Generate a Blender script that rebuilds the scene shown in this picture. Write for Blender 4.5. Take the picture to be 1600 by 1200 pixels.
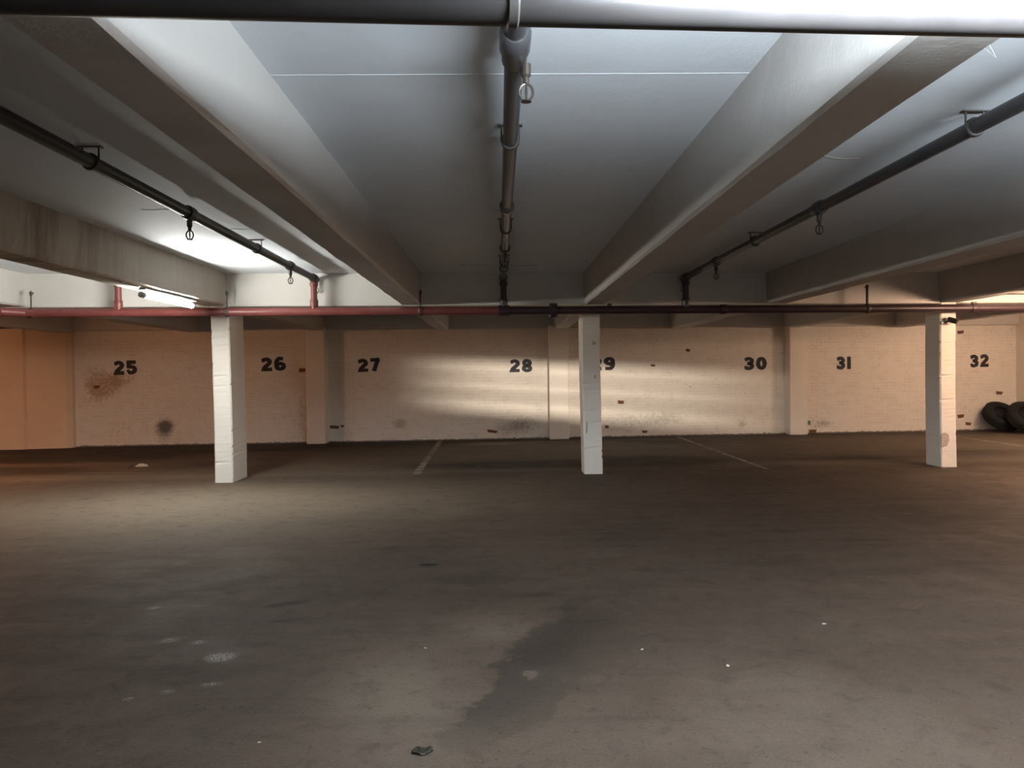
import bpy, bmesh, math, random
import numpy as np
from mathutils import Vector, Matrix

# ------------------------------------------------------------------ camera
scene = bpy.context.scene
for o in list(bpy.data.objects):
    bpy.data.objects.remove(o)
COL = scene.collection
random.seed(7)
RNG = np.random.default_rng(11)

F_PX, CAM_H = 1180.0, 1.5


def camera_axes(vx=779, vy=585, roll=.0115):
    y = Vector((vx - 800, -(vy - 600), F_PX)).normalized()
    z = Vector((1, roll, 0)).cross(y)
    if z.y < 0:
        z = -z
    z.normalize()
    x = y.cross(z)
    if x.x < 0:
        x = -x
    return x, y, z


ax, ay, az = camera_axes()
cam = bpy.data.cameras.new('camera')
cam.sensor_width = 36
cam.lens = F_PX / 1600 * 36
cam.clip_start = .05
cam_o = bpy.data.objects.new('camera', cam)
COL.objects.link(cam_o)
cam_o.matrix_world = Matrix(((ax[0], ax[1], -ax[2], 0), (ay[0], ay[1], -ay[2], 0), (az[0], az[1], -az[2], CAM_H), (0, 0, 0, 1)))
scene.camera = cam_o

# ------------------------------------------------------------------ world, exposure
world = bpy.data.worlds.new('world')
scene.world = world
world.use_nodes = True
world.node_tree.nodes['Background'].inputs[0].default_value = (.01, .01, .011, 1)
world.node_tree.nodes['Background'].inputs[1].default_value = 1
vs = scene.view_settings
vs.view_transform = 'Standard'
vs.look = 'None'
vs.exposure = 0
vs.gamma = 1
vs.use_curve_mapping = False

# lamps: colour, strength of the glowing tube
COOL = (1.0, .99, .92)
NEAR = (.82, .92, 1.0)
WARM = (1.0, .65, .44)
ORANGE = (1.0, .45, .21)
L_BEAM, L_NEAR, L_RIGHT, L_LEFT, L_STALL, P_SLIT = 285, 540, 250, 340, 330, 1250

# layout of the hall (metres): beams run along y, pillar row and back wall nearly along x
CEIL = 2.98
BEAM = 2.52


def row_y(x, off=0.0):
    return 11.06 + .055 * x + off


def wall_y(x, off=0.0):
    return 17.42 + .065 * x + off


# ------------------------------------------------------------------ materials
def new_mat(name):
    m = bpy.data.materials.new(name)
    m.use_nodes = True
    nt = m.node_tree
    b = nt.nodes['Principled BSDF']
    return m, nt, b


def N(nt, kind, **inp):
    n = nt.nodes.new(kind)
    for k, v in inp.items():
        if k in n.inputs:
            n.inputs[k].default_value = v
        else:
            setattr(n, k, v)
    return n


def noise(nt, scale, detail=5, rough=.6, vec=None, dist=0.0):
    n = N(nt, 'ShaderNodeTexNoise', Scale=scale, Detail=detail, Roughness=rough, Distortion=dist)
    if vec is not None:
        nt.links.new(vec, n.inputs['Vector'])
    return n.outputs['Fac']


def ramp(nt, fac, lo, hi, a=0.0, b=1.0):
    n = N(nt, 'ShaderNodeMapRange')
    n.inputs['From Min'].default_value = lo
    n.inputs['From Max'].default_value = hi
    n.inputs['To Min'].default_value = a
    n.inputs['To Max'].default_value = b
    nt.links.new(fac, n.inputs['Value'])
    return n.outputs['Result']


def math_n(nt, op, a, b=None):
    n = N(nt, 'ShaderNodeMath', operation=op)
    for i, v in enumerate((a, b)):
        if v is None:
            continue
        if isinstance(v, (int, float)):
            n.inputs[i].default_value = v
        else:
            nt.links.new(v, n.inputs[i])
    return n.outputs[0]


def mix(nt, fac, a, b):
    n = N(nt, 'ShaderNodeMix', data_type='RGBA')
    for s, v in ((0, fac), (6, a), (7, b)):
        if isinstance(v, (int, float)):
            n.inputs[s].default_value = v
        elif isinstance(v, tuple):
            n.inputs[s].default_value = (*v, 1)
        else:
            nt.links.new(v, n.inputs[s])
    return n.outputs[2]


def coords(nt, kind='Object', scale=None):
    t = N(nt, 'ShaderNodeTexCoord').outputs[kind]
    if scale is None:
        return t
    m = N(nt, 'ShaderNodeMapping')
    m.inputs['Scale'].default_value = scale
    nt.links.new(t, m.inputs['Vector'])
    return m.outputs[0]


def attr(nt, name):
    return N(nt, 'ShaderNodeAttribute', attribute_name=name).outputs['Fac']


def bump(nt, b, h, strength, dist):
    n = N(nt, 'ShaderNodeBump', Strength=strength, Distance=dist)
    nt.links.new(h, n.inputs['Height'])
    nt.links.new(n.outputs[0], b.inputs['Normal'])


def plain(name, col, rough=.5, metal=0.0, var=.12, scale=8):
    m, nt, b = new_mat(name)
    c = mix(nt, ramp(nt, noise(nt, scale, vec=coords(nt)), .3, .7), tuple(v * (1 - var) for v in col), tuple(min(1, v * (1 + var)) for v in col))
    nt.links.new(c, b.inputs['Base Color'])
    b.inputs['Roughness'].default_value = rough
    b.inputs['Metallic'].default_value = metal
    return m


def painted_concrete(name, col, dirt=(.30, .25, .20), amount=.25, stained=False):
    m, nt, b = new_mat(name)
    vec = coords(nt)
    big = ramp(nt, noise(nt, 1.1, 6, .62, vec), .45, .8)
    fine = ramp(nt, noise(nt, 26, 4, .6, vec), .62, .8)
    c = mix(nt, math_n(nt, 'MULTIPLY', big, amount), col, dirt)
    c = mix(nt, math_n(nt, 'MULTIPLY', fine, amount * .7), c, dirt)
    if stained:
        sv = coords(nt, 'Object', (.6, 3.2, .45))
        streak = ramp(nt, noise(nt, 1.6, 6, .65, sv), .44, .66)
        sep = N(nt, 'ShaderNodeSeparateXYZ')
        nt.links.new(vec, sep.inputs[0])
        near = ramp(nt, sep.outputs['Y'], 8.6, 6.2)
        c = mix(nt, math_n(nt, 'MULTIPLY', math_n(nt, 'MULTIPLY', streak, near), .8), c, (.20, .14, .09))
        c = mix(nt, math_n(nt, 'MULTIPLY', streak, .15), c, (.25, .21, .17))
    nt.links.new(c, b.inputs['Base Color'])
    b.inputs['Roughness'].default_value = .75
    b.inputs['Specular IOR Level'].default_value = .3
    h = math_n(nt, 'ADD', noise(nt, 5, 5, .6, vec), math_n(nt, 'MULTIPLY', noise(nt, 60, 3, .6, vec), .25))
    bump(nt, b, h, .25, .02)
    return m


def wall_material():
    m, nt, b = new_mat('painted brick wall')
    vec = coords(nt)
    uv = N(nt, 'ShaderNodeMapping')
    uv.inputs['Rotation'].default_value = (math.radians(90), 0, 0)
    nt.links.new(vec, uv.inputs['Vector'])
    br = N(nt, 'ShaderNodeTexBrick', Scale=1.0)
    br.inputs['Mortar Size'].default_value = .008
    br.inputs['Mortar Smooth'].default_value = .6
    br.inputs['Brick Width'].default_value = .22
    br.inputs['Row Height'].default_value = .075
    nt.links.new(uv.outputs[0], br.inputs['Vector'])
    stain, soot_shade, base = attr(nt, 'damp'), attr(nt, 'soot_shade'), attr(nt, 'base_dirt')
    n1 = noise(nt, 4.5, 7, .68, vec)
    n2 = noise(nt, 14, 6, .7, vec)
    streak = noise(nt, 3, 5, .6, coords(nt, 'Object', (.6, .6, 6)))
    c = mix(nt, math_n(nt, 'MULTIPLY', ramp(nt, n1, .5, .75), .28), (.74, .70, .64), (.52, .46, .40))
    c = mix(nt, math_n(nt, 'MULTIPLY', ramp(nt, streak, .52, .72), .22), c, (.46, .41, .36))
    c = mix(nt, math_n(nt, 'MULTIPLY', math_n(nt, 'MULTIPLY', br.outputs['Fac'], ramp(nt, n1, .4, .65)), .35), c, (.40, .35, .30))
    specks = math_n(nt, 'MULTIPLY', ramp(nt, noise(nt, 22, 4, .55, vec), .665, .70), .6)
    c = mix(nt, specks, c, (.22, .17, .13))
    c = mix(nt, math_n(nt, 'MULTIPLY', ramp(nt, math_n(nt, 'ADD', stain, math_n(nt, 'MULTIPLY', math_n(nt, 'SUBTRACT', n2, .5), 2.6)), .35, 1.15), .85), c, (.40, .27, .17))
    c = mix(nt, math_n(nt, 'MULTIPLY', ramp(nt, math_n(nt, 'ADD', soot_shade, math_n(nt, 'MULTIPLY', math_n(nt, 'SUBTRACT', n2, .5), .9)), .2, .85), .88), c, (.07, .062, .058))
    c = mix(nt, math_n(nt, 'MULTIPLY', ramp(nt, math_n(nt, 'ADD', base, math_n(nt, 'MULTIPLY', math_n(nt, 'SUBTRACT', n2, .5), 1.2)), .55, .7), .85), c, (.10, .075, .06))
    nt.links.new(c, b.inputs['Base Color'])
    b.inputs['Roughness'].default_value = .7
    b.inputs['Specular IOR Level'].default_value = .3
    h = math_n(nt, 'ADD', math_n(nt, 'MULTIPLY', br.outputs['Fac'], -.5), math_n(nt, 'MULTIPLY', n2, .8))
    bump(nt, b, h, .35, .012)
    return m


def floor_material():
    m, nt, b = new_mat('worn concrete floor')
    vec = coords(nt)
    n0 = noise(nt, .45, 6, .6, vec, .4)
    n1 = noise(nt, 2.2, 8, .7, vec, .6)
    n2 = noise(nt, 12, 6, .7, vec)
    n3 = noise(nt, 70, 4, .7, vec)
    drag = noise(nt, 1.6, 6, .65, coords(nt, 'Object', (.5, 3.0, 1)))
    dirt, pale, patch, white = attr(nt, 'dirt'), attr(nt, 'pale'), attr(nt, 'patch'), attr(nt, 'scuff')
    c = mix(nt, ramp(nt, n0, .35, .65), (.225, .18, .148), (.33, .27, .224))
    c = mix(nt, math_n(nt, 'MULTIPLY', ramp(nt, n1, .42, .7), .55), c, (.15, .125, .107))
    c = mix(nt, math_n(nt, 'MULTIPLY', ramp(nt, drag, .5, .72), .45), c, (.13, .11, .092))
    c = mix(nt, math_n(nt, 'MULTIPLY', ramp(nt, n2, .5, .75), .4), c, (.32, .29, .245))
    c = mix(nt, math_n(nt, 'MULTIPLY', ramp(nt, n3, .56, .66), .6), c, (.09, .075, .063))
    c = mix(nt, math_n(nt, 'MULTIPLY', ramp(nt, n3, .42, .32), .5), c, (.44, .39, .34))
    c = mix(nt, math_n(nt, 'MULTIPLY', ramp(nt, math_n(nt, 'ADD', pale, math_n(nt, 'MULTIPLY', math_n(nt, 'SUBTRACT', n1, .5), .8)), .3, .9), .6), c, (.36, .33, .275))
    wob = math_n(nt, 'ADD', math_n(nt, 'MULTIPLY', math_n(nt, 'SUBTRACT', n1, .5), .5), math_n(nt, 'MULTIPLY', math_n(nt, 'SUBTRACT', n2, .5), .25))
    c = mix(nt, math_n(nt, 'MULTIPLY', ramp(nt, math_n(nt, 'ADD', patch, wob), -.02, .02), math_n(nt, 'MULTIPLY', attr(nt, 'patch_fade'), .85)), c, (.11, .094, .08))
    c = mix(nt, math_n(nt, 'MULTIPLY', ramp(nt, math_n(nt, 'ADD', dirt, math_n(nt, 'MULTIPLY', math_n(nt, 'SUBTRACT', drag, .5), 1.0)), .1, .95), .88), c, (.045, .037, .032))
    pits = ramp(nt, noise(nt, 24, 5, .7, vec), .60, .66)
    c = mix(nt, math_n(nt, 'MULTIPLY', pits, .6), c, (.06, .05, .042))
    blotch = ramp(nt, noise(nt, 5.5, 7, .72, vec, .5), .52, .68)
    c = mix(nt, math_n(nt, 'MULTIPLY', blotch, .55), c, (.10, .082, .068))
    pale_and_pool = ramp(nt, math_n(nt, 'ADD', pale, math_n(nt, 'MULTIPLY', math_n(nt, 'SUBTRACT', n1, .5), 1.0)), .0, .95, .0, 1.0)  # lifts the floor tone over pale concrete and the painted light pool
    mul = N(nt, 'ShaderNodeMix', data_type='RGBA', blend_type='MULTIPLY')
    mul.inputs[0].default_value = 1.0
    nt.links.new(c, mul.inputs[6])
    nt.links.new(mix(nt, pale_and_pool, (.245, .217, .192), (.54, .50, .455)), mul.inputs[7])
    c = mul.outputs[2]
    c = mix(nt, math_n(nt, 'MULTIPLY', math_n(nt, 'MULTIPLY', ramp(nt, noise(nt, 110, 4, .7, vec), .50, .56), ramp(nt, white, .25, .9)), .9), c, (.42, .41, .39))
    nt.links.new(c, b.inputs['Base Color'])
    nt.links.new(ramp(nt, n1, .3, .7, .62, .85), b.inputs['Roughness'])
    b.inputs['Specular IOR Level'].default_value = .22
    h = math_n(nt, 'ADD', math_n(nt, 'MULTIPLY', n2, .6), math_n(nt, 'MULTIPLY', n3, .4))
    bump(nt, b, h, .6, .014)
    return m


def lamp_mat(name, col, s):
    m, nt, b = new_mat(name)
    b.inputs['Base Color'].default_value = (.9, .9, .9, 1)
    b.inputs['Emission Color'].default_value = (*col, 1)
    b.inputs['Emission Strength'].default_value = s
    return m


def worn_paint():
    m, nt, b = new_mat('worn line paint')
    vec = coords(nt, 'Object')
    f = ramp(nt, noise(nt, 6, 8, .75, vec), .40, .62)
    b.inputs['Base Color'].default_value = (.40, .36, .31, 1)
    b.inputs['Roughness'].default_value = .8
    nt.links.new(ramp(nt, f, 0, 1, .8, .25), b.inputs['Alpha'])
    return m


M = dict(
    ceiling=painted_concrete('painted ceiling', (.75, .79, .83), amount=.08),
    beam=painted_concrete('painted beam', (.52, .50, .475), amount=.2),
    girder=painted_concrete('painted girder', (.72, .70, .66), amount=.18),
    stained=painted_concrete('water stained beam', (.54, .49, .42), amount=.3, stained=True),
    pillar=painted_concrete('painted pillar', (.76, .72, .66), dirt=(.35, .28, .22), amount=.22),
    wall=wall_material(),
    side=painted_concrete('painted side wall', (.72, .66, .58), amount=.25),
    orange_lit=painted_concrete('peach painted jamb', (.74, .56, .40), amount=.2),  # the lamp's orange light is put into this paint colour
    floor=floor_material(),
    red=plain('red pipe paint', (.20, .055, .05), .38),
    maroon=plain('dark maroon pipe paint', (.042, .024, .03), .4),
    black=plain('black iron pipe', (.035, .032, .032), .45, .0),
    darkpipe=plain('dark grey painted pipe', (.06, .06, .065), .32, .0),
    brass=plain('tarnished sprinkler metal', (.10, .085, .07), .4, .6),
    steel=plain('dull threaded steel', (.075, .07, .066), .5, .3),
    grey=plain('grey plastic end cap', (.45, .46, .46), .5),
    rail=plain('pale enamel rail', (.55, .56, .55), .4),
    number=plain('black stencil paint', (.022, .024, .032), .7, 0, .4, 14),
    brick=plain('bare red brick', (.16, .065, .042), .9, 0, .35, 30),
    tyre=plain('black rubber', (.006, .006, .008), .95),
    tread=plain('dusty rubber tread', (.008, .008, .009), .95),
    leaf=plain('dark wet leaf', (.03, .026, .02), .25, 0, .5, 60),
    stick=plain('dark bark', (.03, .025, .02), .8),
    chip=plain('pale plaster chip', (.46, .42, .37), .8),
    web=plain('dusty cobweb', (.85, .88, .9), .9),
    camera=plain('black camera plastic', (.015, .015, .016), .35),
    lens=plain('camera glass', (.01, .01, .012), .08),
    green=plain('faded green paint', (.12, .22, .13), .8),
    line=worn_paint(),
    plaster=plain('patched plaster', (.42, .36, .30), .9, 0, .2, 25),
    fresh=plain('bare pale plaster', (.80, .74, .66), .9, 0, .1, 25),
)


# ------------------------------------------------------------------ helpers
def link(o, parent=None):
    COL.objects.link(o)
    if parent is not None:
        o.parent = parent
    return o


def tag(o, label=None, cat=None, group=None, kind=None):
    for k, v in (('label', label), ('category', cat), ('group', group), ('kind', kind)):
        if v:
            o[k] = v
    return o


def empty(name, loc=(0, 0, 0), label=None, cat=None, group=None):
    o = bpy.data.objects.new(name, None)
    o.location = loc
    o.empty_display_size = .1
    return tag(link(o), label, cat, group)


def build(name, bm, mat, parent=None, smooth=False):
    me = bpy.data.meshes.new(name)
    bmesh.ops.recalc_face_normals(bm, faces=bm.faces[:])
    bm.to_mesh(me)
    bm.free()
    me.materials.append(mat)
    if smooth:
        me.shade_smooth() if hasattr(me, 'shade_smooth') else None
        try:
            me.set_sharp_from_angle(angle=math.radians(40))
        except Exception:
            pass
    return link(bpy.data.objects.new(name, me), parent)


def box(bm, x0, x1, y0, y1, z0, z1, bevel=0.0, yf=None, seg=1):
    """box; with yf the y values are offsets from the line yf(x)."""
    f = yf or (lambda x, o: o)
    vs_ = [bm.verts.new((x, f(x, y), z)) for z in (z0, z1) for x, y in ((x0, y0), (x1, y0), (x1, y1), (x0, y1))]
    fs = [bm.faces.new([vs_[i] for i in q]) for q in ((3, 2, 1, 0), (4, 5, 6, 7), (0, 1, 5, 4), (1, 2, 6, 5), (2, 3, 7, 6), (3, 0, 4, 7))]
    if bevel:
        bmesh.ops.bevel(bm, geom=list({e for q in fs for e in q.edges}), offset=bevel, segments=seg, affect='EDGES', profile=.6)
    return bm


def tube(bm, pts, r, n=16, caps=True):
    """round tube along a polyline; r a number or one per point."""
    pts = [Vector(p) for p in pts]
    rs = r if isinstance(r, (list, tuple)) else [r] * len(pts)
    rings, up = [], None
    for i, p in enumerate(pts):
        a = pts[i] - pts[i - 1] if i else pts[1] - pts[0]
        c = pts[i + 1] - pts[i] if i < len(pts) - 1 else a
        d = (a.normalized() + c.normalized())
        d = d.normalized() if d.length > 1e-6 else a.normalized()
        if up is None:
            up = d.orthogonal().normalized()
        up = (up - d * up.dot(d)).normalized()
        s = d.cross(up)
        rings.append([bm.verts.new(p + (up * math.cos(2 * math.pi * k / n) + s * math.sin(2 * math.pi * k / n)) * rs[i]) for k in range(n)])
    for A, B in zip(rings, rings[1:]):
        for k in range(n):
            bm.faces.new((A[k], A[(k + 1) % n], B[(k + 1) % n], B[k]))
    if caps:
        bm.faces.new(rings[0][::-1])
        bm.faces.new(rings[-1])
    return bm


def lathe(bm, prof, n=20, mat=Matrix()):
    """profile of (radius, height) around z."""
    rings = []
    for r, z in prof:
        rings.append([bm.verts.new(mat @ Vector((r * math.cos(2 * math.pi * k / n), r * math.sin(2 * math.pi * k / n), z))) for k in range(n)] if r > 1e-6 else [bm.verts.new(mat @ Vector((0, 0, z)))])
    for A, B in zip(rings, rings[1:]):
        for k in range(n):
            q = [A[k % len(A)], A[(k + 1) % len(A)], B[(k + 1) % len(B)], B[k % len(B)]]
            q = list(dict.fromkeys(q))
            if len(q) > 2:
                bm.faces.new(q)
    return bm


def B():
    return bmesh.new()


def blob(X, Y, x, y, rx, ry, p=1.0, ang=0.0):
    c, s = math.cos(ang), math.sin(ang)
    u, v = (X - x) * c + (Y - y) * s, -(X - x) * s + (Y - y) * c
    return np.exp(-((u / rx) ** 2 + (v / ry) ** 2) ** p)


def grid_object(name, verts, nu, nv, mat, attrs, kind=None):
    me = bpy.data.meshes.new(name)
    idx = np.arange(nu * nv).reshape(nv, nu)
    q = np.stack([idx[:-1, :-1], idx[:-1, 1:], idx[1:, 1:], idx[1:, :-1]], -1).reshape(-1, 4)
    me.vertices.add(nu * nv)
    me.vertices.foreach_set('co', verts.astype(np.float32).ravel())
    me.loops.add(q.size)
    me.loops.foreach_set('vertex_index', q.ravel().astype(np.int32))
    me.polygons.add(len(q))
    me.polygons.foreach_set('loop_start', np.arange(0, q.size, 4, dtype=np.int32))
    me.polygons.foreach_set('loop_total', np.full(len(q), 4, dtype=np.int32))
    me.update(calc_edges=True)
    me.validate()
    for k, v in attrs.items():
        a = me.attributes.new(k, 'FLOAT', 'POINT')
        a.data.foreach_set('value', v.astype(np.float32).ravel())
    me.materials.append(mat)
    o = link(bpy.data.objects.new(name, me))
    return tag(o, kind=kind)


# ------------------------------------------------------------------ floor
def make_floor():
    xs = np.concatenate([np.linspace(-14.5, -2.6, 200)[:-1], np.linspace(-2.6, 2.4, 270)[:-1], np.linspace(2.4, 13.2, 180)])
    ys = np.concatenate([np.linspace(-6.2, 2.0, 20)[:-1], np.linspace(2.0, 7.0, 130)[:-1], np.linspace(7.0, 19, 190)])
    X, Y = np.meshgrid(xs, ys)
    V = np.stack([X, Y, np.zeros_like(X)], -1)
    row = row_y(X)
    wl = wall_y(X)
    g = lambda *a, **k: blob(X, Y, *a, **k)
    stall = 1 / (1 + np.exp(-(Y - row - .55) / .10))
    dirt = .20 * stall
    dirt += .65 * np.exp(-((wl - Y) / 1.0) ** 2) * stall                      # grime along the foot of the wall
    for x, y, rx, ry, a in ((2.7, 12.75, .9, .7, .9), (1.3, 12.6, .8, .6, .35), (0.1, 12.5, 1.5, .55, .55), (-2.4, 16.8, 1.3, .9, .5),
                            (-8.3, 14.3, 2.2, .6, .8), (-7.4, 15.7, 2.4, .7, .9), (-8.2, 12.5, 1.6, .6, .75), (-5.6, 16.5, 1.6, .9, .75),
                            (6.1, 12.8, 1.8, .4, .35), (3.7, 16.3, 1.6, .9, .35), (-5.0, 13.2, .9, .6, .3), (8.5, 13.5, 1.6, .5, .3)):
        dirt += 1.9 * a * g(x, y, rx, ry)
    dirt -= .35 * g(-3.0, 13.3, 1.5, .7) + .35 * g(-.14, 16.4, .55, .35) + .25 * g(6.2, 15.2, 3, 1.2)
    dirt += .30 * g(3.4, 7.4, 4.2, 1.7) + .28 * g(-1.55, 5.0, .16, .05, 2, .5) * 0  # first term: broad shade between the lamps, painted as darker floor
    dirt += 0.75 * g(-1.41, 5.0, .16, .05, 3, .47) + .5 * g(-1.33, 4.65, .1, .03, 2, .3)                            # short dark skid
    dirt += .35 * g(-.2, 5.5, .35, .15) + .22 * g(-2.0, 4.0, 1.0, .9) + .25 * g(-3.2, 5.4, 1.2, .8)
    pale = .6 * stall + .6 * g(-.5, 3.5, .45, .8) + .45 * g(-.02, 4.45, .3, .28) + .85 * g(-4, 8.9, 4.0, 2.4) + .3 * g(-.6, 9.2, 3, 2) + .3 * g(1.2, 3.2, .9, .6)  # the widest pale blob paints the tube lamp's light pool into the floor
    pale += .25 * g(.14, 3.76, .055, .07, 2) + .9 * g(-.14, 16.4, .5, .28)
    # damp stain with a ragged border
    P = np.array([(.6, 5.4), (.35, 4.62), (.19, 4.4), (.06, 4.1), (-.06, 3.83), (-.05, 3.63), (-.12, 3.42), (-.17, 3.27), (-.22, 3.15), (-.21, 3.0), (-.09, 2.94),
                  (.05, 3.12), (.22, 3.3), (.38, 3.7), (.9, 4.1), (1.5, 4.8), (1.7, 6)])
    sd = np.full(X.shape, 9.0)
    inside = np.zeros(X.shape, bool)
    for (x0, y0), (x1, y1) in zip(P, np.roll(P, -1, 0)):
        t = np.clip(((X - x0) * (x1 - x0) + (Y - y0) * (y1 - y0)) / ((x1 - x0) ** 2 + (y1 - y0) ** 2), 0, 1)
        sd = np.minimum(sd, np.hypot(X - x0 - t * (x1 - x0), Y - y0 - t * (y1 - y0)))
        inside ^= ((y0 > Y) != (y1 > Y)) & (X < (x1 - x0) * (Y - y0) / (y1 - y0 + 1e-12) + x0)
    patch = np.clip(np.where(inside, sd, -sd), -.25, .25)
    patch = np.where(g(.14, 3.76, .05, .065, 2) > .5, -.2, patch)
    scuff = sum(a * g(x, y, rx, ry) for x, y, rx, ry, a in ((-2.27, 4.96, .06, .035, .9), (-2.0, 5.0, .09, .025, .6), (-1.51, 4.06, .075, .055, 1.7), (-1.42, 3.7, .06, .035, .8), (-1.9, 4.34, .06, .05, .8), (-1.72, 4.3, .05, .04, .8), (-1.6, 3.62, .04, .03, .8), (-1.75, 3.55, .03, .02, .8)))
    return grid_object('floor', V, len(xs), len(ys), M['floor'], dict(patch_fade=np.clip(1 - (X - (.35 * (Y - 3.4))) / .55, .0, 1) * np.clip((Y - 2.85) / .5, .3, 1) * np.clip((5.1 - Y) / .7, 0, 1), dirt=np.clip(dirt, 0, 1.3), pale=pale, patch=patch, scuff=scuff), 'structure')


floor = make_floor()


# ------------------------------------------------------------------ walls
def make_back_wall():
    xs = np.linspace(-9.6, 12.75, 560)
    zs = np.linspace(0, 2.6, 66)
    X, Z = np.meshgrid(xs, zs)
    V = np.stack([X, wall_y(X), Z], -1)
    g = lambda *a, **k: blob(X, Z, *a, **k)
    damp = 1.0 * g(-8.75, 1.38, .42, .3, 2) + .6 * g(-8.3, 1.48, .3, .2, 2) + .5 * g(-8.9, 1.05, .3, .2) + .35 * g(-8.4, .35, .5, .3) + .5 * g(-9.0, 1.75, .2, .12)
    damp += .25 * g(-3.7, .2, .3, .3) + .2 * g(7.6, .2, .6, .2)
    soot_shade = 1.15 * g(-7.44, .42, .2, .17) + .3 * g(-7.5, .15, .22, .15) + .55 * g(-2.26, .4, .2, .14) + .5 * g(.55, .35, .45, .2) + .3 * g(.1, .2, .5, .15)
    soot_shade += .45 * g(5.77, .27, .14, .14) + .35 * g(3.9, .42, .6, .2) + .5 * g(7.73, .23, .32, .12) + .25 * g(2.9, .3, .8, .3) + .35 * g(-4.45, .6, .12, .8)  # last term: the left pilaster's shadow, painted as a tall dark strip
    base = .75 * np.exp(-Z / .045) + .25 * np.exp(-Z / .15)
    return grid_object('wall_back', V, len(xs), len(zs), M['wall'], dict(damp=damp, soot_shade=soot_shade, base_dirt=base), 'structure')


wall_back = make_back_wall()


def prism(bm, plan, z0, z1):
    a = [bm.verts.new((x, y, z0)) for x, y in plan]
    b = [bm.verts.new((x, y, z1)) for x, y in plan]
    bm.faces.new(a[::-1])
    bm.faces.new(b)
    n = len(plan)
    for i in range(n):
        bm.faces.new((a[i], a[(i + 1) % n], b[(i + 1) % n], b[i]))
    return bm


# angled jamb where the back wall steps forward at the left
o = build('wall_back_left', prism(B(), [(-14.2, 16.2), (-10.22, 16.42), (-10.2, 16.5), (-9.42, 16.62), (-9.34, 16.72), (-9.3, 17.4), (-14.2, 17.4)], 0, 2.6), M['orange_lit'])
tag(o, kind='structure')
for nm, a in (('wall_left', (-14.4, -14.2, -6.2, 17.4)), ('wall_right', (12.65, 12.85, -6.2, 18.6)), ('wall_front', (-14.4, 12.85, -6.4, -6.2))):
    tag(build(nm, box(B(), *a, 0, 3.1), M['side']), kind='structure')
ceiling = tag(build('ceiling', box(B(), -14.4, 12.85, -6.4, 19.0, CEIL, 3.3), M['ceiling']), kind='structure')
sm = B()
box(sm, -1.1, 1.28, 3.74, 3.748, CEIL - .0015, CEIL + .01)
build('formwork_seam', sm, M['ceiling'], ceiling)
for i, (x, y, w, a) in enumerate(((-2.9, 6.7, .42, .1), (-2.6, 7.6, .34, -.05), (2.3, 5.2, .5, .3), (-.35, 10.2, .5, .05), (.35, 10.3, .45, -.06))):
    cr = B()
    tube(cr, [(x + (t - .5) * w, y + a * (t - .5) * w + .02 * math.sin(9 * t + i), CEIL - .001) for t in np.linspace(0, 1, 8)], .003, 5)
    build('ceiling_crack', cr, M['plaster'], ceiling)

# pilasters and edge beam on the back wall
for i, (x0, x1) in enumerate(((-4.28, -3.86), (1.15, 1.6), (6.81, 7.24))):
    bm = box(B(), x0, x1, -.32, .1, 0, 2.6, .015, wall_y)
    tag(build('wall_pilaster', bm, M['pillar']), kind='structure', label='painted concrete pilaster on the back wall ' + ('between numbers 26 and 27', 'between numbers 28 and 29', 'between numbers 30 and 31')[i], cat='pilaster')
bm = box(B(), -9.4, 12.7, -.12, .4, 2.56, CEIL + .05, .01, wall_y)
tag(build('edge_beam', bm, M['beam']), kind='structure', label='concrete edge beam along the top of the numbered back wall', cat='beam')

# bare bricks where the paint has come off
bb = B()
box(bb, -.1, .1, -.008, .03, -.04, .04, .006)
for v in bb.verts:
    v.co.x += random.uniform(-.025, .025)
    v.co.z += random.uniform(-.008, .008)
brick0 = build('brick', bb, M['brick'], wall_back)
spots = [(-3.72, .35, 1), (-.15, .19, 1.1), (-4.42, 1.65, .7), (11.23, 2.4, .8), (11.23, .36, .8), (12.22, .91, .8), (11.42, .17, .7), (2.86, .82, .7), (3.63, 1.67, .5),
         (2.52, .25, .45), (3.42, .12, .6), (-8.87, 1.33, .6), (4.47, 2.02, .5), (-3.55, .37, .4), (7.5, .06, .9)]
for i, (x, z, s) in enumerate(spots):
    k = brick0 if i == 0 else link(brick0.copy(), wall_back)
    k.location = (x, wall_y(x), z)
    k.rotation_euler = (0, random.uniform(-.15, .15), math.atan(.065))
    k.scale = (s, 1, random.uniform(.7, 1.1) * (1 if s > .6 else .7))
gp = build('brick', box(B(), -.07, .07, -.006, .03, -.05, .05, .004), M['green'], wall_back)
gp.location = (7.37, wall_y(7.37), .26)
gp.rotation_euler = (0, 0, math.atan(.065))
gp['label'] = 'small green painted brick face'


# ------------------------------------------------------------------ beams and girder
def ceiling_beam(x0, x1, mat, label, y1=None):
    xm = (x0 + x1) / 2
    bm = B()
    ye = (y1 or wall_y(xm, -.1))
    # slightly battered sides and chamfered arrises
    prof = [(x0 - .02, CEIL + .02), (x0, BEAM + .02), (x0 + .02, BEAM), (x1 - .02, BEAM), (x1, BEAM + .02), (x1 + .02, CEIL + .02)]
    ys = np.linspace(-6.2, ye, 60)
    rings = [[bm.verts.new((x + random.uniform(-.003, .003), y, z + (random.uniform(-.004, .004) if z < 2.6 else 0))) for x, z in prof] for y in ys]
    for A, C in zip(rings, rings[1:]):
        for k in range(len(prof)):
            bm.faces.new((A[k], A[(k + 1) % 6], C[(k + 1) % 6], C[k]))
    bm.faces.new(rings[0])
    bm.faces.new(rings[-1][::-1])
    o = build('concrete_beam', bm, mat)
    return tag(o, label, 'beam', 'concrete ceiling beams', 'structure')


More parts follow.
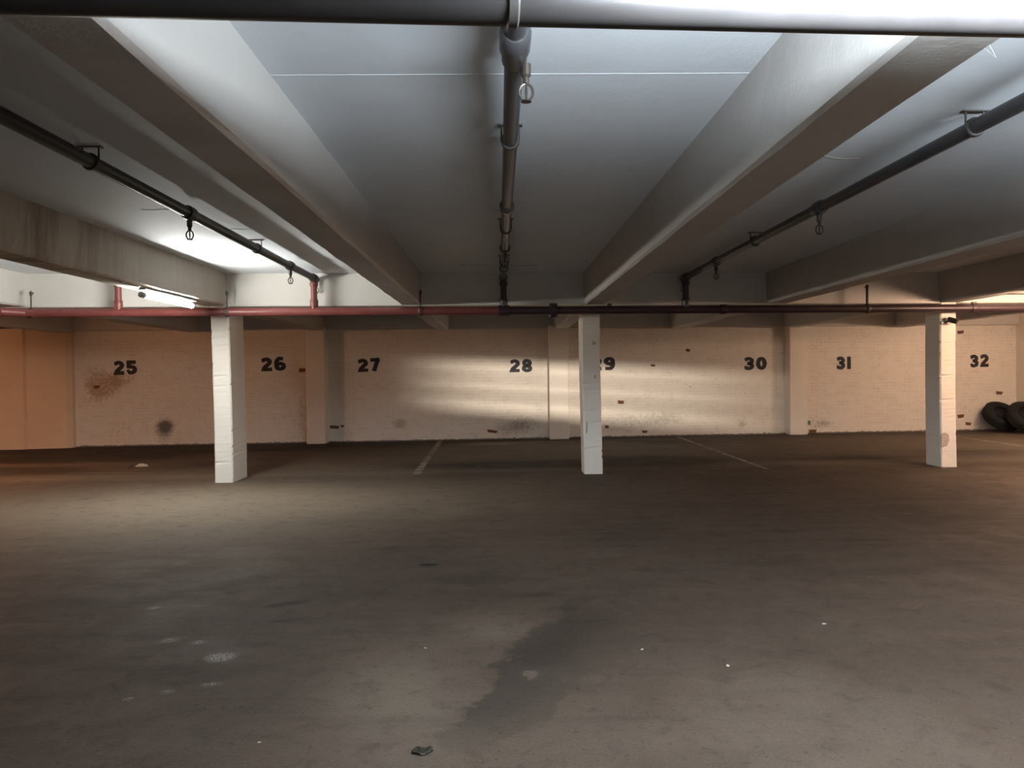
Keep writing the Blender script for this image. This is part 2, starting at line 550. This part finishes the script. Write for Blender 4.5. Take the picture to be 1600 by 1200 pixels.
ceiling_beam(-6.90, -6.60, M['beam'], 'pale concrete ceiling beam at the far left above the red pipe end')
ceiling_beam(-4.20, -3.88, M['stained'], 'water-stained concrete ceiling beam with the lit tube lamp under it')
ceiling_beam(-1.40, -1.12, M['beam'], 'concrete ceiling beam ending at the wall between numbers 27 and 28')
ceiling_beam(1.28, 1.58, M['beam'], 'concrete ceiling beam resting on the middle pillar')
ceiling_beam(4.04, 4.36, M['beam'], 'concrete ceiling beam between the middle pillar and the camera pillar')
ceiling_beam(6.74, 7.06, M['beam'], 'concrete ceiling beam resting on the pillar with the black camera')
ceiling_beam(9.5, 9.8, M['beam'], 'concrete ceiling beam at the far right end', wall_y(9.6))
ceiling_beam(-9.6, -9.3, M['beam'], 'concrete ceiling beam by the left side wall', 16.9)
bm = box(B(), -14.3, 12.7, .0, .36, BEAM - .01, CEIL + .05, .012, row_y)
tag(build('pillar_girder', bm, M['girder']), 'concrete girder over the row of pillars behind the red pipe', 'girder', kind='structure')


# ------------------------------------------------------------------ pillars
def pillar(x0, x1, yf, depth, label, wob):
    root = empty('concrete_pillar', ((x0 + x1) / 2, yf, 0), label, 'pillar', 'concrete pillars')
    root['kind'] = 'structure'
    w = (x1 - x0) / 2
    bm = B()
    r = random.Random(wob)
    zs = np.linspace(0, BEAM + .02, 90)
    ch = .018
    rings = []
    for i, z in enumerate(zs):
        lean = .012 * math.sin(z * 1.3 + wob)
        base = [(-w + ch, 0), (w - ch, 0), (w, ch), (w, depth - ch), (w - ch, depth), (-w + ch, depth), (-w, depth - ch), (-w, ch)]
        rings.append([bm.verts.new((x + lean + r.uniform(-.0015, .0015), y + r.uniform(-.0012, .0012), z)) for x, y in base])
    for k in (r.randrange(6, 80) for _ in range(14)):          # knocked corners
        v = rings[k][r.choice((0, 1, 2, 7))]
        v.co.x *= .93
        v.co.y += .008
    for A, C in zip(rings, rings[1:]):
        for k in range(8):
            bm.faces.new((A[k], A[(k + 1) % 8], C[(k + 1) % 8], C[k]))
    bm.faces.new(rings[0][::-1])
    bm.faces.new(rings[-1])
    build('shaft', bm, M['pillar'], root)
    return root


p1 = pillar(-4.075, -3.815, 10.82, .62, 'white painted pillar beside the lit tube lamp, between numbers 25 and 26', 1)
p2 = pillar(1.25, 1.525, 11.2, .42, 'white painted pillar standing in front of number 29', 2)
p3 = pillar(6.76, 7.01, 11.43, .42, 'white painted pillar with a small black camera near its top', 3)


def scar(parent, mat, pts, y=-.004, name='plaster_patch'):
    bm = B()
    a = [bm.verts.new((x, y, z)) for x, z in pts]
    b = [bm.verts.new((x, y + .012, z)) for x, z in pts]
    bm.faces.new(a)
    for i in range(len(pts)):
        bm.faces.new((a[i], a[(i + 1) % len(pts)], b[(i + 1) % len(pts)], b[i]))
    return build(name, bm, mat, parent)


scar(p3, M['plaster'], [(-.12, .30), (-.03, .33), (.0, .42), (-.01, .5), (-.05, .53), (-.12, .52)])
scar(p3, M['fresh'], [(-.12, .02), (.04, .04), (.06, .1), (.0, .14), (-.06, .22), (-.12, .2)])
scar(p2, M['plaster'], [(-.10, .62), (-.08, .6), (-.07, .75), (-.09, .8)])
scar(p2, M['plaster'], [(.0, 1.92), (.06, 1.93), (.07, 1.97), (.04, 1.95), (.02, 2.0)])
scar(p2, M['plaster'], [(.03, 1.42), (.05, 1.42), (.055, 1.47), (.035, 1.48)])


# ------------------------------------------------------------------ pipes
def ring_band(bm, c, d, r, w):
    d = Vector(d).normalized()
    c = Vector(c)
    tube(bm, [c - d * w / 2, c - d * w * .35, c + d * w * .35, c + d * w / 2], [r * .93, r, r, r * .93], 16)
    return bm


def sprinkler(parent, x, y, z):
    """pendent sprinkler hanging from a pipe centred at z."""
    s = build('sprinkler_head', lathe(B(), [(0, 0), (.022, 0), (.022, -.05), (.014, -.06), (.014, -.085), (.0, -.085)], 12, Matrix.Translation((x, y, z - .03))), M['brass'], parent)
    for q in (-1, 1):
        pts = [(x + q * .03 * math.sin(t), y, z - .115 - .075 * (1 - math.cos(t)) / 2) for t in np.linspace(.15, math.pi - .1, 9)]
        build('frame_arm', tube(B(), pts, .006, 6), M['brass'], s)
    build('glass_bulb', tube(B(), [(x, y, z - .115), (x, y, z - .15), (x, y, z - .185)], [.004, .007, .004], 6), M['brass'], s)
    build('deflector', lathe(B(), [(0, .003), (.022, .003), (.024, -.002), (0, -.004)], 12, Matrix.Translation((x, y, z - .192))), M['brass'], s)
    return s


def hanger_loop(parent, x, y, z, r, top):
    h = build('pipe_hanger', ring_band(B(), (x, y, z), (0, 1, 0), r + .012, .035), M['steel'], parent)
    for q in (-1, 1):
        build('hanger_rod', tube(B(), [(x + q * (r + .008), y, z), (x + q * (r + .008), y, top)], .006, 6), M['steel'], h)
    build('ceiling_plate', box(B(), x - r - .03, x + r + .03, y - .02, y + .02, top - .008, top), M['steel'], h)
    return h


ZB, RB = 2.885, .044          # branch lines
ZM, RM = 2.415, .058          # main under the beams


def branch(x, y0, y1, label, sprinklers, hangers, couplings, riser_mat, pipe_mat):
    root = empty('sprinkler_branch_pipe', (x, y1, ZB), label, 'pipe', 'sprinkler branch pipes')
    base = Vector((x, y1, ZB))

    def T(p):
        return Vector(p) - base
    b = lambda nm, bm, mt: (bmesh.ops.translate(bm, verts=bm.verts[:], vec=-base), build(nm, bm, mt, root, True))[1]
    b('pipe', tube(B(), [(x, y0, ZB), (x, y1, ZB)], RB, 20), pipe_mat)
    b('tee_fitting', tube(B(), [(x, y1 - .08, ZB), (x, y1 - .07, ZB), (x, y1 + .06, ZB), (x, y1 + .075, ZB)], [.05, .06, .06, .05], 16), pipe_mat)
    rz = ZM + RM
    rs = b('riser', tube(B(), [(x, y1, ZB), (x, y1, rz - .03)], RB * 1.02, 18), riser_mat)
    for zc, w in ((ZB - .085, .06), (rz + .06, .10)):
        bm = ring_band(B(), (x, y1, zc), (0, 0, 1), RB + .014, w)
        bmesh.ops.translate(bm, verts=bm.verts[:], vec=-base)
        build('collar', bm, riser_mat, rs, True)
    for y in couplings:
        b('coupling', ring_band(B(), (x, y, ZB), (0, 1, 0), RB + .017, .12), pipe_mat)
    for y in sprinklers:
        b('sprinkler_tee', ring_band(B(), (x, y, ZB), (0, 1, 0), RB + .016, .13), pipe_mat)
        s = sprinkler(root, 0, y - y1, -.03)
    for y in hangers:
        hanger_loop(root, 0, y - y1, 0, RB, CEIL - ZB)
    return root


xl, xc, xr = -2.585, .085, 2.745
branch(xl, 1.0, row_y(xl, -.22), 'black sprinkler pipe with red riser beside the stained beam', (6.42, 9.5), (4.88, 8.19), (3.0,), M['red'], M['black'])
branch(xc, 1.0, row_y(xc, -.22), 'dark sprinkler pipe running straight ahead along the middle ceiling bay', (8.3,), (4.5, 7.2, 9.4), (6.26, 9.9), M['darkpipe'], M['darkpipe'])
branch(xr, 1.0, row_y(xr, -.22), 'dark sprinkler pipe on the ceiling right of the middle pillar', (6.4, 9.45), (4.3, 8.0), (3.4,), M['darkpipe'], M['darkpipe'])
br = branch(-5.245, 1.0, row_y(-5.245, -.22), 'red-risered sprinkler pipe half hidden behind the stained beam', (6.4,), (5.0, 8.0), (), M['red'], M['black'])
# end-of-line sprinklers just past the risers
for x in (xl, xr):
    root = [o for o in bpy.data.objects if o.name.startswith('sprinkler_branch_pipe') and abs(o.location.x - x) < .01][0]
    e = build('end_nipple', tube(B(), [(0, .05, 0), (0, .17, 0)], .024, 10), M['brass'], root)
    build('end_cap', ring_band(B(), (0, .18, 0), (0, 1, 0), .034, .05), M['brass'], e)
    sprinkler(root, 0, .16, 0)
c = [o for o in bpy.data.objects if o.name.startswith('sprinkler_branch_pipe') and abs(o.location.x - xc) < .01][0]
yy = 3.3 - row_y(xc, -.22)
build('union_fitting', tube(B(), [(0, yy - .24, 0), (0, yy - .22, 0), (0, yy - .08, 0), (0, yy - .06, 0), (0, yy + .04, 0), (0, yy + .06, 0)], [.05, .066, .066, .056, .056, .046], 18), M['darkpipe'], c, True)
sprinkler(c, .05, yy + .02, .0)

# red main along the pillar row
main = empty('sprinkler_main_pipe', (0, row_y(0, -.22), ZM), 'red sprinkler main pipe running across in front of the pillar tops', 'pipe')


def mp(x, dz=0.0, dy=0.0):
    return Vector((x, .055 * x + dy, dz))


build('pipe', tube(B(), [tuple(mp(x)) for x in np.linspace(.1, 12.6, 8)], RM, 20), M['maroon'], main, True)['label'] = 'dark maroon pipe length'
build('pipe', tube(B(), [(-14.2, -2.3, .0), (-6.62, mp(-6.62).y - .28, 0), (-6.46, mp(-6.46).y - .03, 0), tuple(mp(-6.3))] + [tuple(mp(x)) for x in np.linspace(-6, .1, 6)], RM, 20), M['red'], main, True)
for x, w, r in ((.085, .16, .078), (.80, .09, .086), (-6.4, .12, .07), (-3.78, .06, .068), (3.3, .10, .07), (7.15, .10, .072), (5.49, .06, .068), (-1.1, .06, .068)):
    build('coupling', ring_band(B(), mp(x), (1, .055, 0), r, w), M['red' if x < 0 else 'maroon'], main, True)
bm = box(B(), .74, .86, -.02, .02, -.1, .1, .01)
bmesh.ops.translate(bm, verts=bm.verts[:], vec=(0, .055 * .8, 0))
build('coupling_bolt', bm, M['maroon'], main)
for x, top in ((-6.4, 2.72), (-3.78, 2.72), (-1.1, 2.72), (5.49, 2.77)):
    p = mp(x)
    h = build('pipe_hanger', ring_band(B(), p, (1, .055, 0), RM + .012, .04), M['steel'], main)
    build('hanger_rod', tube(B(), [p + Vector((0, 0, RM)), p + Vector((0, 0, top - ZM))], .009 if x < 5 else .02, 8), M['steel'], h)
    build('beam_clamp', box(B(), x - .022, x + .022, p.y - .012, p.y + .03, top - ZM - .045, top - ZM - .02, .004), M['steel'], h)
    build('clamp_nut', lathe(B(), [(0, 0), (.02, 0), (.02, .02), (0, .02)], 6, Matrix.Translation((x, p.y, top - ZM - .07))), M['steel'], h)
for x in (1.62, 7.15):
    build('bolt_head', box(B(), x - .035, x + .035, mp(x).y - .02, mp(x).y + .02, RM, RM + .035, .006), M['steel'], main)

# near main crossing the top of the view, just under the beams like the far one
near = empty('sprinkler_main_pipe', (0, 1.86, ZM), 'thick dark sprinkler main pipe crossing close in front along the top', 'pipe')
build('pipe', tube(B(), [tuple(mp(x)) for x in (-14, -6, -1.9, 0, 2.0, 12.6)], RM, 28), M['black'], near, True)
st = build('pipe_hanger', ring_band(B(), mp(.045), (1, .055, 0), RM + .006, .03), M['steel'], near, True)
build('hanger_rod', tube(B(), [mp(.045) + Vector((0, 0, RM)), mp(.045) + Vector((0, 0, CEIL - ZM))], .006, 8), M['steel'], st)
build('coupling', ring_band(B(), mp(-1.27), (1, .055, 0), RM + .008, .12), M['black'], near, True)


# ------------------------------------------------------------------ lamps
def tube_lamp(x, y0, ln, ztop, mat, label, r=.030, drop=.08):
    root = empty('fluorescent_lamp', (x, y0, ztop), label, 'lamp', 'tube lamps under the ceiling')
    build('mounting_rail', box(B(), -.02, .02, -.45, ln + .4, -.012, -.0005, .003), M['rail'], root)
    build('housing', box(B(), -.045, .045, .02, ln - .02, -.035, -.012, .008), M['rail'], root)
    z = -drop - r * .3
    build('tube', tube(B(), [(0, .05, z), (0, ln - .05, z)], r, 20), mat, root, True)
    for y, d in ((.0, 1), (ln, -1)):
        build('end_cap', tube(B(), [(0, y - .01 * d, z + .004), (0, y, z), (0, y + .07 * d, z)], [r * .8, r * 1.12, r * 1.12], 18), M['grey'], root, True)
        build('bracket', box(B(), -.012, .012, y + .1 * d - .01, y + .1 * d + .01, z + r * .8, -.012), M['rail'], root)
    return root


tube_lamp(-3.95, 8.45, 1.45, BEAM, lamp_mat('lit cool tube', COOL, L_BEAM), 'brightly lit white tube lamp under the stained beam, above number 25')
near_tube = lamp_mat('lit near tube', NEAR, L_NEAR)
hung = tube_lamp(.35, 1.42, 1.5, 2.505, near_tube, 'lit white tube lamp hung just above the view beside the near pipe')
hung_added = tube_lamp(2.8, 1.56, 1.5, 2.505, near_tube, 'second white tube lamp added along the near pipe to lighten the right-hand bay')  # unseen lamp added to lighten the right-hand ceiling bay
for o_ in (hung, hung_added):
    o_.rotation_euler = (0, 0, math.radians(-90) + .055)
side = tube_lamp(7.05, 9.7, 1.4, 2.47, lamp_mat('lit warm tube', WARM, L_RIGHT), 'lit warm tube lamp in front of the pillar with the camera')
side.rotation_euler = (0, 0, math.radians(-90) + .055)
for o_, z_ in ((hung, 2.505), (hung_added, 2.505), (side, 2.47)):
    for y in (.3, 1.1):
        build('suspension_rod', tube(B(), [(0, y, 0), (0, y, CEIL - z_)], .005, 6), M['steel'], o_)
tube_lamp(-9.45, 11.0, 1.4, BEAM, lamp_mat('lit orange tube', ORANGE, L_LEFT), 'lit orange tube lamp under the beam by the left side wall')
stl = tube_lamp(10.2, 13.6, 1.4, BEAM, lamp_mat('lit stall tube', WARM, L_STALL), 'lit warm tube lamp over the stalls near the right side wall')
tube_lamp(9.65, 7.9, 1.4, BEAM, lamp_mat('lit far warm tube', (1.0, .58, .33), 260), 'lit warm tube lamp under the end beam right of the view')
stl.rotation_euler = (0, 0, math.radians(-90) + .055)
for y in (.3, 1.1):
    build('suspension_rod', tube(B(), [(0, y, 0), (0, y, CEIL - BEAM)], .005, 6), M['steel'], stl)


def added_slit_light(loc, roll, yaw):
    """added light hidden behind the middle pillar, masked to stripe the wall patch."""
    root = empty('added_wall_light', loc, 'added light hidden behind the middle pillar making the banded bright patch on the wall', 'lamp')
    root.rotation_euler = (0, roll, yaw)
    d = .075
    h = build('housing', box(B(), -.05, .05, -.02, 0, -.06, .06, .006), M['camera'], root)
    for x in (-.052, .048):
        build('cheek', box(B(), x, x + .004, -.02, .035, -.06, .06), M['camera'], h)
    build('upper_light_mask', box(B(), -.075, .075, d - .002, d, .0024, .05), M['camera'], root)
    build('lower_light_mask', box(B(), -.075, .075, d - .002, d, -.05, -.0071), M['camera'], root)
    for z, t in ((-.0005, .00028), (-.0038, .00036)):  # bars added to split the light into bands on the wall
        build('band_mask', box(B(), -.075, .075, d - .001, d, z - t, z + t), M['camera'], root)
    L = bpy.data.lights.new('spotlight', 'SPOT')
    L.energy = P_SLIT
    L.color = (1.0, .86, .70)
    L.spot_size = math.radians(86)
    L.spot_blend = .85
    L.shadow_soft_size = .0015
    lo = link(bpy.data.objects.new('bulb', L), root)
    lo.location = (0, .03, 0)
    lo.rotation_euler = (math.radians(90), 0, 0)
    return root


added_slit_light((1.43, 11.72, 1.36), .06, -.1)  # unseen light added for the bright patch around the pilaster

# ------------------------------------------------------------------ painted numbers
def arc(cx, cy, rx, ry, a0, a1, n=12):
    return [(cx + rx * math.cos(math.radians(a0 + (a1 - a0) * t / n)), cy + ry * math.sin(math.radians(a0 + (a1 - a0) * t / n))) for t in range(n + 1)]


DIGITS = {   # centre lines in a .62 x 1 box, stroke .23
    '0': [arc(.31, .5, .21, .385, 90, 450, 28)],
    '1': [[(.2, .0), (.2, 1.0)]],
    '2': [[(.02, .80)] + arc(.29, .68, .21, .205, 140, -35, 12) + [(.17, .25), (.12, .115), (.62, .115)]],
    '3': [[(.04, .80)] + arc(.29, .70, .20, .185, 140, -80, 12) + [(.2, .51)], [(.2, .51)] + arc(.28, .305, .225, .2, 80, -145, 12) + [(.02, .19)]],
    '5': [[(.58, .885), (.14, .885), (.13, .56)] + arc(.28, .335, .235, .225, 110, -145, 14) + [(.03, .17)]],
    '6': [[(.52, .87)] + arc(.36, .55, .25, .36, 105, 180, 8) + arc(.33, .31, .215, .205, 180, 540, 22)],
    '7': [[(.0, .885), (.58, .885)], [(.5, .93), (.36, .55), (.2, .0)]],
    '8': [arc(.31, .715, .185, .175, 90, 450, 20), arc(.31, .285, .215, .18, 90, 450, 22)],
    '9': [arc(.31, .69, .205, .2, 0, 360, 22), [(.515, .69)] + arc(.27, .45, .25, .34, 10, -75, 8) + [(.06, .13)]],
}


def stroke(bm, pts, w, x0, z0, sx, sz, y):
    P = [Vector((p[0], p[1])) for p in pts]
    closed = (P[0] - P[-1]).length < 1e-4
    L = []
    for i, p in enumerate(P):
        a = (P[i] - P[i - 1]) if i else ((P[0] - P[-2]) if closed else P[1] - P[0])
        b = (P[i + 1] - P[i]) if i < len(P) - 1 else ((P[1] - P[0]) if closed else a)
        a.normalize()
        b.normalize()
        n = Vector((-(a + b).y, (a + b).x))
        n = n.normalized() if n.length > .2 else Vector((-a.y, a.x))
        k = min(1.6, 1 / max(.5, n.dot(Vector((-a.y, a.x)))))
        h = w / 2 * (1 + random.uniform(-.07, .07)) * k
        L.append((p + n * h, p - n * h))
    for (a, b), (c_, d) in zip(L, L[1:]):
        q = []
        for yy_ in (y, y + .004):
            q.append([bm.verts.new((x0 + u.x * sx, yy_, z0 + u.y * sz)) for u in (a, b, d, c_)])
        bm.faces.new(q[0])
        for k in range(4):
            bm.faces.new((q[0][k], q[0][(k + 1) % 4], q[1][(k + 1) % 4], q[1][k]))


def number(text, x, z, w, h, label, slant=0.0):
    root = empty('stall_number', (x, wall_y(x) - .003, z), label, 'number', 'painted stall numbers')
    root.rotation_euler = (0, slant, math.atan(.065))
    adv = w - .62 * h * .78 if text != '31' else .27
    for i, ch in enumerate(text):
        bm = B()
        dw = (w * .44) / .62 if text != '31' else .34
        for st in DIGITS[ch]:
            stroke(bm, st, .268, i * (w - w * .44 if text != '31' else .245), 0, dw, h, -.002)
        build('digit', bm, M['number'], root)
    return root


for t, x, z, w, h, s, lab in (
        ('25', -8.50, 1.59, .48, .30, -.02, 'black painted number 25 on the wall above the brown damp stain'),
        ('26', -5.32, 1.63, .52, .30, -.04, 'black painted number 26 on the wall next to the lit pillar'),
        ('27', -3.18, 1.59, .50, .29, -.05, 'black painted number 27 right of the pilaster, nearest the bay line'),
        ('28', .27, 1.55, .50, .29, 0, 'black painted number 28 above the bright light patch'),
        ('29', 2.16, 1.57, .55, .30, 0, 'black painted number 29 partly hidden behind the middle pillar'),
        ('30', 5.82, 1.54, .54, .30, .0, 'black painted number 30 left of the right-hand pilaster'),
        ('31', 8.09, 1.53, .37, .30, 0, 'black painted number 31 right of the right-hand pilaster above a green brick'),
        ('32', 11.47, 1.54, .47, .30, -.03, 'black painted number 32 on the wall above the tyres')):
    number(t, x, z, w, h, lab, s)


# ------------------------------------------------------------------ parking lines
for x0, y0, x1, y1, w, lab in ((-1.34, 17.3, -1.27, 11.46, .11, 'faded painted bay line between numbers 27 and 28'), (4.15, 17.6, 4.1, 11.5, .08, 'thin faded painted bay line between numbers 29 and 30'),
                               (10.16, 17.9, 10.1, 11.7, .07, 'faded painted bay line near the tyres')):
    bm = B()
    ys = np.linspace(y0, y1, 40)
    L = []
    for i, y in enumerate(ys):
        x = x0 + (x1 - x0) * i / 39
        L.append([bm.verts.new((x + s * w / 2 * (1 + random.uniform(-.12, .12)), y, .0015)) for s in (-1, 1)])
    for A, C in zip(L, L[1:]):
        bm.faces.new((A[0], A[1], C[1], C[0]))
    tag(build('parking_line', bm, M['line']), lab, 'line', 'painted bay lines', 'structure')


# ------------------------------------------------------------------ tyres
def tyre(loc, lean, yaw, label):
    root = empty('tyre', loc, label, 'tyre', 'tyres by the wall')
    R, W, ri = .42, .23, .23
    root.rotation_euler = (-lean, 0, yaw)
    # axis along y, standing on z=0
    mt = Matrix.Translation((0, 0, R)) @ Matrix.Rotation(math.radians(90), 4, 'X')
    h = W / 2
    prof = [(ri, -h * .7), (ri + .015, -h * .85), (.32, -h * 1.05), (.37, -h), (R - .02, -h * .86), (R - .008, -h * .7), (R - .008, h * .7), (R - .02, h * .86), (.37, h), (.32, h * 1.05), (ri + .015, h * .85), (ri, h * .7), (ri + .02, h * .55), (.36, h * .8), (.39, 0), (.36, -h * .8), (ri + .02, -h * .55), (ri, -h * .7)]
    build('carcass', lathe(B(), prof, 48, mt), M['tyre'], root, True)
    build('hole_dark_disc', lathe(B(), [(0, h * .1), (.08, h * .15), (.1, h * .0), (.2, -h * .05), (ri + .02, h * .3), (ri + .02, h * .2), (.2, -h * .2), (0, -h * .1)], 32, mt), M['tyre'], root, True)  # disc added to darken the tyre's open hole
    bm = B()
    for k in range(44):
        for s in (-1, 0, 1):
            a = 2 * math.pi * (k + .5 * (s == 0)) / 44
            c_ = Vector((math.cos(a), math.sin(a)))
            t_ = Vector((-c_.y, c_.x))
            q = []
            for rr in (R - .012, R):
                for u, z in ((-.02, s * .062 - .024), (.02, s * .062 - .024), (.02, s * .062 + .024), (-.02, s * .062 + .024)):
                    p = c_ * rr + t_ * u
                    q.append(bm.verts.new(mt @ Vector((p.x, p.y, z))))
            for f in ((4, 5, 6, 7), (0, 1, 5, 4), (1, 2, 6, 5), (2, 3, 7, 6), (3, 0, 4, 7)):
                bm.faces.new([q[i] for i in f])
    tr = build('tread', bm, M['tread'], root)
    tr['kind'] = 'stuff'
    return root


tyre((11.98, 17.42, .085), math.radians(48), .08, 'black tyre leaning on the wall below number 32')
tyre((12.14, 16.86, .085), math.radians(46), -.05, 'black tyre leaning in front at the right wall corner')


# ------------------------------------------------------------------ small camera on the pillar
k = empty('security_camera', (6.87, 11.43, 2.24), 'small black camera on the upper front of the pillar before number 32', 'camera')
build('bracket', box(B(), -.12, -.02, -.03, .0, -.05, -.01, .006), M['camera'], k)
build('arm', tube(B(), [(-.07, -.02, -.03), (-.02, -.06, -.01), (.0, -.08, 0)], .014, 8), M['camera'], k)
bd = build('body', tube(B(), [(-.03, -.05, .02), (-.025, -.055, .018), (.045, -.15, -.02), (.05, -.157, -.024)], [.03, .042, .042, .038], 14), M['camera'], k, True)
build('lens', tube(B(), [(.049, -.156, -.0235), (.053, -.161, -.026)], .026, 12), M['lens'], bd)

# ------------------------------------------------------------------ cobweb thread under the near pipe
bm = tube(B(), [(1.70, 2.93, 2.885), (1.66, 2.8, 2.82), (1.77, 2.8, 2.74), (1.87, 2.8, 2.66), (1.855, 2.8, 2.69), (1.83, 2.8, 2.73)], .0009, 5)
tube(bm, [(1.83, 2.8, 2.73), (1.82, 2.8, 2.76), (1.80, 2.8, 2.78), (1.812, 2.8, 2.81), (1.80, 2.82, 2.84), (1.77, 2.88, 2.885)], [.001, .003, .0022, .0028, .0025, .0015], 6)
tag(build('cobweb_strand', bm, M['web']), 'thin white cobweb strand hanging from the thick near pipe', 'cobweb')


# ------------------------------------------------------------------ litter on the floor
def lump(name, x, y, sx, sy, sz, mat, label, cat, group=None, rot=0.0, seed=0):
    r = random.Random(seed)
    bm = B()
    bmesh.ops.create_icosphere(bm, subdivisions=2, radius=1)
    for v in bm.verts:
        n = 1 + r.uniform(-.28, .2)
        v.co = Vector((v.co.x * sx * n, v.co.y * sy * n, max(-sz * .4, v.co.z * sz * (1 + r.uniform(-.3, .5)))))
    bmesh.ops.translate(bm, verts=bm.verts[:], vec=(0, 0, sz * .4))
    o = build(name, bm, mat)
    o.location = (x, y, 0)
    o.rotation_euler = (0, 0, rot)
    return tag(o, label, cat, group)


def leaf(x, y, ln, wd, rot, label):
    bm = B()
    prev = None
    for i in range(11):
        t = i / 10
        w = wd * max(.12, math.sin(math.pi * t)) ** .6 * (1 + .08 * math.sin(17 * t))
        z = .005 + .005 * math.sin(t * 5.0) ** 2
        cur = [bm.verts.new((ln * (t - .5), w * s, z + .006 * abs(s) * (1 + math.sin(t * 9)) * .6 - .003 * (s == 0))) for s in (-1, -.5, 0, .5, 1)]
        if prev:
            for a in range(4):
                bm.faces.new((prev[a], prev[a + 1], cur[a + 1], cur[a]))
        prev = cur
    o = build('dead_leaf', bm, M['leaf'], None, True)
    sm_ = o.modifiers.new('thickness', 'SOLIDIFY')
    sm_.thickness = .003
    sm_.offset = 1
    o.location = (x, y, 0)
    o.rotation_euler = (0, 0, rot)
    return tag(o, label, 'leaf')


leaf(-.32, 2.99, .085, .028, .1, 'dark curled dead leaf on the bare floor close in front')
bm = tube(B(), [(-.07, 0, .012), (-.02, .004, .014), (.03, 0, .012), (.075, -.006, .01)], [.008, .013, .012, .006], 8)
s = tag(build('bark_piece', bm, M['stick']), 'dark sliver of bark lying alone in the middle of the floor', 'bark')
s.location = (-.57, 5.96, 0)
s.rotation_euler = (0, 0, .2)
lump('litter_scrap', -6.09, 12.96, .10, .05, .03, M['chip'], 'crumpled pale scrap on the dark floor below number 25', 'litter', rot=.2, seed=3)
lump('litter_scrap', -6.27, 12.92, .05, .03, .02, M['leaf'], 'small dark scrap beside the crumpled pale scrap', 'litter', rot=.7, seed=4)
for i, (x, y, s_, lab) in enumerate(((1.91, 4.42, .016, 'pale plaster chip on the dark floor furthest right'), (.76, 4.06, .014, 'tiny pale plaster chip right of the damp stain'),
                                     (1.15, 3.81, .018, 'pale flat plaster chip right of the round spot'), (-.42, 4.14, .012, 'tiny pale plaster chip left of the damp stain'),
                                     (-1.0, 3.1, .010, 'tiny pale plaster chip among white scuffs'))):
    lump('plaster_chip', x, y, s_ * .8, s_ * .45, s_ * .25, M['chip'], lab, 'chip', 'plaster chips on the floor', rot=i * .8, seed=20 + i)
